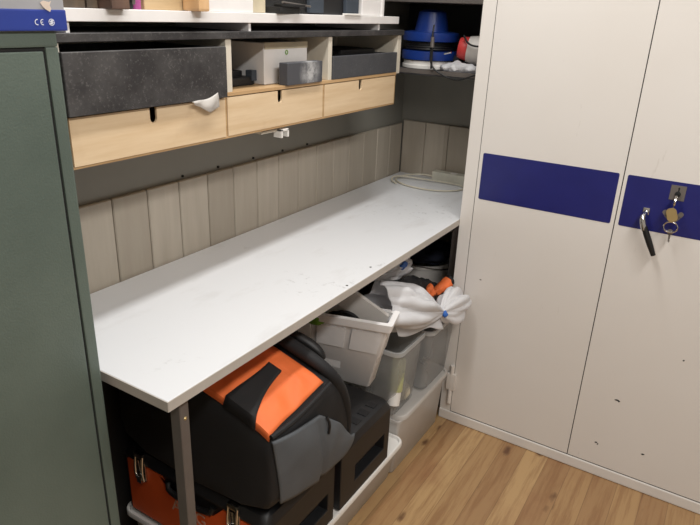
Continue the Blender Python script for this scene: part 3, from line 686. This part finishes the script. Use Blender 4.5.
def front(u, v):
    xl = 1.010 - .030 * v; xr = 1.378 - .045 * v; x = xl + (xr - xl) * u
    zt = .716 - .055 * u - .11 * max(0, u - .55) / .45; zb = .500 - .045 * min(1, u / .45) + .004 * u
    if u > .80: q = (u - .8) / .2; r_ = .035 * (1 - math.sqrt(max(0, 1 - q * q))); zb += r_; zt -= r_
    z = zb + (zt - zb) * v
    bul = max(0, math.sin(PI * (.02 + .96 * u))) ** .5 * max(0, math.sin(PI * (.10 + .80 * v))) ** .6
    crease = .009 * math.exp(-((u - .5) / .03) ** 2) * (1 - v) ** .5
    return (x, .794 - .024 * bul + crease - .006 * noise.noise(Vector((x * 10, z * 10, 0))), z)
bm = grid(bm_(), front, 44, 20); obj('pocket', bm, 'grey_cloth', tg, True, solid=-.006)['label'] = 'grey end pocket with a seam'
def strap(u, v):
    x = .980 + .165 * u; hw = .022 + .030 * (1 - u) ** 2; y = .902 + .012 * u + hw * (2 * v - 1)
    return (x, y, bag_top(x, y) + .029 - .013 * (1 - u) ** 3)
bm = grid(bm_(), strap, 16, 6); obj('strap', bm, 'black_cloth', tg, True, solid=.005)
hp = [(1.352, .803, .50), (1.338, .798, .60), (1.305, .800, .69), (1.262, .812, .762), (1.246, .86, .797), (1.246, .95, .822), (1.25, 1.06, .845), (1.25, 1.2, .85), (1.25, 1.3, .83)]
bm = tube(bm_(), hp, [.010, .015, .018, .018, .019, .02, .02, .02, .016], 12, 2); obj('ridge', bm, 'black_cloth', tg, True)
bm = tube(bm_(), [(1.275, 1.10, .838), (1.285, 1.0, .828), (1.30, .93, .810), (1.312, .885, .780), (1.312, .872, .76)], [.012, .016, .018, .018, .010], 10, 2); obj('grip', bm, 'black_rubber', tg, True)
bm = tube(bm_(), [(.984, .80, .724), (1.06, .789, .731), (1.15, .789, .742), (1.23, .792, .752)], .007, 8, 2); obj('piping', bm, 'black_cloth', tg, True)
bm = tube(bm_(), [(1.20, .780, .665), (1.203, .770, .645), (1.198, .770, .615)], .004, 6, 1); obj('zip_pull', bm, 'black_rubber', tg)

# white bin standing on the second toolbox, rotated a little, with its loose lid
wbin = thing('plastic_bin', 'milky white plastic bin standing askew on the rear toolbox', 'bin', (1.66, 1.05, .455))
def quad_ring(c, ang, L, W, z, r=.009):
    u = (math.sin(-ang), math.cos(ang)); p = (math.cos(ang), math.sin(ang))
    cx = c[0] + u[0] * L / 2 + p[0] * W / 2; cy = c[1] + u[1] * L / 2 + p[1] * W / 2
    return rrect(cx, cy, W, L, r, z, 4, p, u)
def wring(t, inset=0, z=None):
    c0_, c1_ = Vector((1.672, .912)), Vector((1.656, .838)); a0, a1 = .16, .28
    c = c0_.lerp(c1_, t); a = a0 + (a1 - a0) * t; L = .33 + .07 * t; W = .072 + .024 * t
    u = Vector((-math.sin(a), math.cos(a))); p = Vector((math.cos(a), math.sin(a)))
    c = c + (u + p) * inset
    return quad_ring(c, a, L - 2 * inset, W - 2 * inset, z if z is not None else .4535 + .285 * t)
rr_ = [wring(0, .004), wring(.0, .0, .458), wring(.48), wring(.52, -.004), wring(.90, -.004), wring(.90, -.014), wring(1.0, -.014), wring(1.0, .006), wring(.5, .008), wring(.03, .006, .466)]
bm = bm_(); loft(bm, rr_); bo = obj('body', bm, 'milky', wbin, True, angle=50)
for t0, t1 in ((.03, .30), (.36, .63), (.69, .97)):
    def pad(u, v, t0=t0, t1=t1):
        t = .55 + .30 * v; c = Vector((1.672, .912)).lerp(Vector((1.656, .838)), t); a = .16 + .12 * t; L = .33 + .07 * t
        uu = Vector((-math.sin(a), math.cos(a))); pp = Vector((math.cos(a), math.sin(a))); q = c + uu * (L * (t0 + (t1 - t0) * u)) - pp * .0075
        return (q.x, q.y, .4535 + .285 * t)
    obj('panel', grid(bm_(), pad, 2, 2), 'milky', bo, solid=-.004)
bl = bm_()
u = Vector((-.20, .85, .48)).normalized(); p = Vector((-.02, .30, -.95)).normalized(); c = Vector((1.700, .865, .742))
n = u.cross(p).normalized()
def lidpt(a, b, h): return c + u * a + p * b + n * h
for h0, a0, a1, b0, b1, th in ((0, 0, .30, 0, .085, .003), (0, 0, .30, 0, .006, -.014), (0, 0, .30, .079, .085, -.014), (0, 0, .006, 0, .085, -.014)):
    vs = [bl.verts.new(lidpt(a, b, h)) for h in (0, th) for a, b in ((a0, b0), (a1, b0), (a1, b1), (a0, b1))]
    for f in ((0, 1, 2, 3), (7, 6, 5, 4), (0, 4, 5, 1), (1, 5, 6, 2), (2, 6, 7, 3), (3, 7, 4, 0)): bl.faces.new([vs[i] for i in f])
solo('bin_lid', bl, 'frost', 'translucent lid standing tilted in the open milky white bin', 'lid', (1.67, .84, .74))
bm = bm_(); blob(bm, (1.60, 1.10, .715), (.03, .045, .035), .008, 30, 3, 3); solo('green_packet', bm, 'green_leaf', 'bright green packet poking out of the milky white bin', 'packet', smooth=True)
bm = bm_(); blob(bm, (1.68, 1.02, .655), (.045, .12, .055), .012, 22, 7, 4); tube(bm, [(1.665, .95, .70), (1.66, .97, .728), (1.655, 1.01, .738), (1.65, 1.04, .725), (1.655, 1.05, .70)], .006, 8, 2)
solo('black_pouch', bm, 'black_cloth', 'black pouch with a looped handle inside the milky white bin', 'pouch', smooth=True)

# clear bins on the right floor box
c1 = thing('clear_bin', 'clear plastic bin with a pale spray can and black cloth inside', 'bin', (1.87, 1.0, .278))
tote(c1, 1.757, 1.984, .838, 1.20, .2795, .570, .018, 'clear', rim=.007, rimh=.009, r=.025, rimmat='rim_clear')
c2 = thing('clear_bin', 'clear plastic bin of grey cloths standing against the white cabinet', 'bin', (2.12, 1.0, .278))
tote(c2, 1.990, 2.258, .818, 1.20, .2795, .560, .018, 'clear', rim=.007, rimh=.009, r=.025, rimmat='rim_clear')
bm = bm_(); blob(bm, (1.87, 1.02, .43), (.072, .10, .10), .02, 14, 1, 4, .286); solo('black_cloth', bm, 'black_cloth', 'black cloth bundle filling the clear bin with the spray can', 'cloth', smooth=True)
bm = bm_(); blob(bm, (2.12, 1.01, .40), (.09, .13, .11), .025, 14, 4, 4, .286); solo('grey_cloth', bm, 'dark_teal', 'blue-grey cloth bundle inside the clear bin by the cabinet', 'cloth', smooth=True)
sc = thing('spray_can', 'pale spray can with a yellow-green label inside the clear bin', 'spray can', (1.82, .885, .286))
o0 = Vector((1.80, .872, .352)); ax = Vector((.35, .10, .93)).normalized()
obj('can', along([(.03, .026), (.034, .028), (.15, .028), (.158, .022)]), 'yellow_green', sc, True)
obj('cap', along([(-.026, .014), (-.022, .024), (.0, .025), (.03, .025)]), 'white_plastic', sc, True)
bm = bm_(); blob(bm, (1.90, .885, .33), (.035, .03, .042), .008, 30, 9, 3, .287); solo('cream_roll', bm, 'cord', 'small cream lump beside the spray can in the clear bin', 'roll', smooth=True)

# white carrier bag over the clear bins: crisp folded film
bagt = thing('carrier_bag', 'large crumpled white carrier bag draped over both clear bins', 'bag', (2.02, .90, .565))
def film(c, r, rot, seed, jit, zmin, fold, sub=4):
    rnd = random.Random(seed); bm = bm_(); bmesh.ops.create_icosphere(bm, subdivisions=sub, radius=1)
    pts = [Vector((rnd.uniform(-1, 1), rnd.uniform(-1, 1), rnd.uniform(-1, 1))).normalized() for _ in range(fold)]
    dirs = [Vector((rnd.uniform(-1, 1), rnd.uniform(-1, 1), rnd.uniform(-1, 1))) for _ in range(fold)]
    for v in bm.verts:
        n = v.co.normalized()
        ds = sorted(((n - p).length, k) for k, p in enumerate(pts))
        # flat facets around random seeds meet in sharp creases
        k = ds[0][1]; h = dirs[k].dot(n - pts[k]) * .55 + (ds[1][0] - ds[0][0]) * .28 - .10
        p = Vector((n.x * r[0], n.y * r[1], n.z * r[2])) * (1 + h * jit)
        v.co = Matrix.Rotation(rot, 3, 'Z') @ p + Vector(c)
        if v.co.z < zmin: v.co.z = zmin + (v.co.z - zmin) * .05
    return bm
def pleated(a, b, prof, n, seed, ys, amp, zmin=.572):
    a, b = Vector(a), Vector(b); d = (b - a).normalized(); side = d.cross(Vector((0, 0, 1))).normalized(); up_ = side.cross(d); rings = []
    rnd = random.Random(seed); ph = [rnd.uniform(0, 2 * PI) for _ in range(8)]; N = 72; L = len(prof) - 1
    for i in range(n + 1):
        t = i / n; q = t * L; k = min(int(q), L - 1); g = q - k; r = prof[k] * (1 - g) + prof[k + 1] * g; ring = []
        for m in range(N):
            th = 2 * PI * m / N
            f = 1 + amp * (abs(math.sin(2.5 * th + ph[0] + 1.2 * t)) - .5) * 1.3 + amp * .8 * (abs(math.sin(4.5 * th + ph[1] - 1.6 * t)) - .6) * (1 - .4 * t)
            f += .12 * noise.noise(Vector((math.cos(th) * 2 + seed, math.sin(th) * 2, t * 3.5))) + .10 * (noise.voronoi(Vector((math.cos(th) * 1.6 + seed, math.sin(th) * 1.6, t * 3)))[0][0] - .4)
            rr = r * f; p = a.lerp(b, t) + side * (rr * ys * math.cos(th)) + up_ * (rr * math.sin(th)) + d * (.018 * math.sin(3 * th + ph[2]) * t)
            if p.z < zmin: p.z = zmin + (p.z - zmin) * .08
            ring.append(p)
        rings.append(ring)
    bm = bm_(); loft(bm, rings, True, True, False); return bm
obj('body', pleated((2.012, .800, .652), (1.775, .955, .735), [.012, .040, .062, .074, .080, .080, .074], 30, 3, 1.05, .26), 'white_film', bagt, True, solid=.0015, angle=32)
kb = pleated((2.004, .802, .652), (2.235, .800, .618), [.012, .036, .056, .066, .068, .060, .040, .006], 30, 9, .8, .24, .566)
obj('knot', kb, 'white_film', bagt, True, angle=32)
def apron(u, v):
    x = 1.80 + .22 * u; y = .900 - .085 * u - .028 * v + .006 * math.sin(9 * u); z = .675 - .03 * u - (.055 + .012 * math.sin(8 * u)) * v
    return (x, y, z)
obj('flap', grid(bm_(), apron, 30, 8), 'white_film', bagt, True, solid=.0015)
bm = bm_(); blob(bm, (2.008, .784, .648), (.013, .010, .013), .005, 60, 2, 3); obj('print', bm, 'print_blue', bagt, True)
solo('rubber_knob', tube(bm_(), [(2.20, .80, .622), (2.222, .765, .618)], [.010, .013], 12), 'black_rubber', 'small black rubber end sticking out beside the carrier bag', 'knob')
# gloves in black and orange
gl = thing('work_gloves', 'black and orange work gloves lying on the white carrier bag', 'gloves', (2.13, .93, .69))
def crumpled_tube(pts, r, amp, f, sd):
    b = tube(bm_(), pts, r, 16, 3)
    for v in b.verts: v.co += Vector((crumple(v.co, amp, f, sd), crumple(v.co, amp, f, sd + 5), crumple(v.co, amp, f, sd + 9)))
    for v in b.verts: v.co.z -= .028
    return b
obj('cuff', crumpled_tube([(1.93, 1.00, .735), (1.98, .985, .745), (2.05, .965, .740), (2.11, .95, .715), (2.16, .93, .675)], [.012, .024, .034, .036, .026], .012, 24, 1), 'black_cloth', gl, True)
obj('thumb', crumpled_tube([(2.10, .96, .725), (2.16, .955, .705), (2.21, .94, .672), (2.26, .92, .655)], [.018, .026, .026, .022], .010, 26, 4), 'black_cloth', gl, True)
bm = bm_(); blob(bm, (2.118, .902, .664), (.032, .020, .034), .012, 28, 2, 4); obj('palm', bm, 'orange_cloth', gl, True)
bm = bm_(); blob(bm, (2.00, .952, .702), (.030, .016, .014), .008, 28, 3, 3); obj('palm', bm, 'orange_cloth', gl, True)
obj('finger', crumpled_tube([(2.175, .905, .672), (2.215, .89, .688), (2.25, .885, .696)], [.016, .024, .026], .006, 30, 2), 'orange_cloth', gl, True)
bm = bm_(); blob(bm, (2.262, .880, .672), (.018, .020, .026), .006, 30, 5, 3); obj('finger_tip', bm, 'black_cloth', gl, True)
pbag = thing('print_bag', 'small white bag with blue print behind the black and orange gloves', 'bag', (2.03, 1.03, .72))
obj('body', film((2.03, 1.035, .770), (.12, .05, .045), -.2, 21, .8, .70, 20), 'white_film', pbag, True, angle=20)
bm = bm_(); blob(bm, (2.045, .990, .785), (.030, .010, .016), .006, 40, 8, 3); obj('print', bm, 'print_blue', pbag, True)
# bucket in the corner
bk = thing('bucket', 'white bucket half hidden in the dark below the far end of the bench', 'bucket', (2.60, 1.16, 0))
obj('body', lathe(bm_(), [(.13, .35), (.135, .352), (.155, .60), (.162, .602), (.162, .618), (.152, .618), (.132, .36)], (2.60, 1.16, 0), 40), 'white_plastic', bk, True)
obj('handle', tube(bm_(), [(2.60 + .165 * math.cos(a), 1.16 + .165 * math.sin(a), .605 - .03 * math.sin(a) ** 2 + .02) for a in [PI + PI * k / 16 for k in range(17)]], .003, 8), 'steel', bk, True)
bm = bm_(); blob(bm, (2.60, 1.16, .64), (.14, .14, .05), .03, 12, 3, 4, .56); solo('navy_cloth', bm, simple('navy_cloth', (34, 40, 58), .85), 'dark navy cloth piled in the white bucket', 'cloth', smooth=True)
solo('black_crate', box(bm_(), (2.43, .95, 0), (2.77, 1.34, .349), .012), 'black_plastic', 'black crate carrying the white bucket under the bench end', 'crate')

# ------------------------------------------------------------------ light
def area(name, loc, sx, sy, power, col=(1, .95, .87), rot=(0, 0, 0)):
    l = bpy.data.lights.new(name, 'AREA'); l.shape = 'RECTANGLE'; l.size = sx; l.size_y = sy; l.energy = power; l.color = col
    o = bpy.data.objects.new(name, l); o.location = loc; o.rotation_euler = rot; COL.objects.link(o); return o
area('ceiling_tube', (1.3, .80, 2.70), 1.5, .14, 23, (1, .985, .96))
area('room_tube', (.5, -.55, 2.70), 2.0, .25, 52, (1, .975, .94))
w = bpy.data.worlds.new('world'); S.world = w; w.use_nodes = True
w.node_tree.nodes['Background'].inputs[0].default_value = (.9, .9, .9, 1); w.node_tree.nodes['Background'].inputs[1].default_value = .085

# ------------------------------------------------------------------ camera
yaw, pit, roll, fpx = .54350024, -.383620463, .0396602429, 624.514
f = Vector((math.cos(pit) * math.cos(yaw), math.cos(pit) * math.sin(yaw), math.sin(pit)))
ri = Vector((math.sin(yaw), -math.cos(yaw), 0)); up = ri.cross(f); c, s = math.cos(roll), math.sin(roll)
R_, U_ = c * ri + s * up, -s * ri + c * up
cam = bpy.data.cameras.new('camera'); co = bpy.data.objects.new('camera', cam); COL.objects.link(co)
cam.sensor_width = 36; cam.lens = fpx / 700 * 36; cam.clip_start = .02
co.matrix_world = Matrix.Translation((0, 0, 1.702)) @ Matrix((R_, U_, -f)).transposed().to_4x4()
S.camera = co
S.view_settings.view_transform = 'Standard'; S.view_settings.look = 'None'; S.view_settings.gamma = 1; S.view_settings.exposure = 0
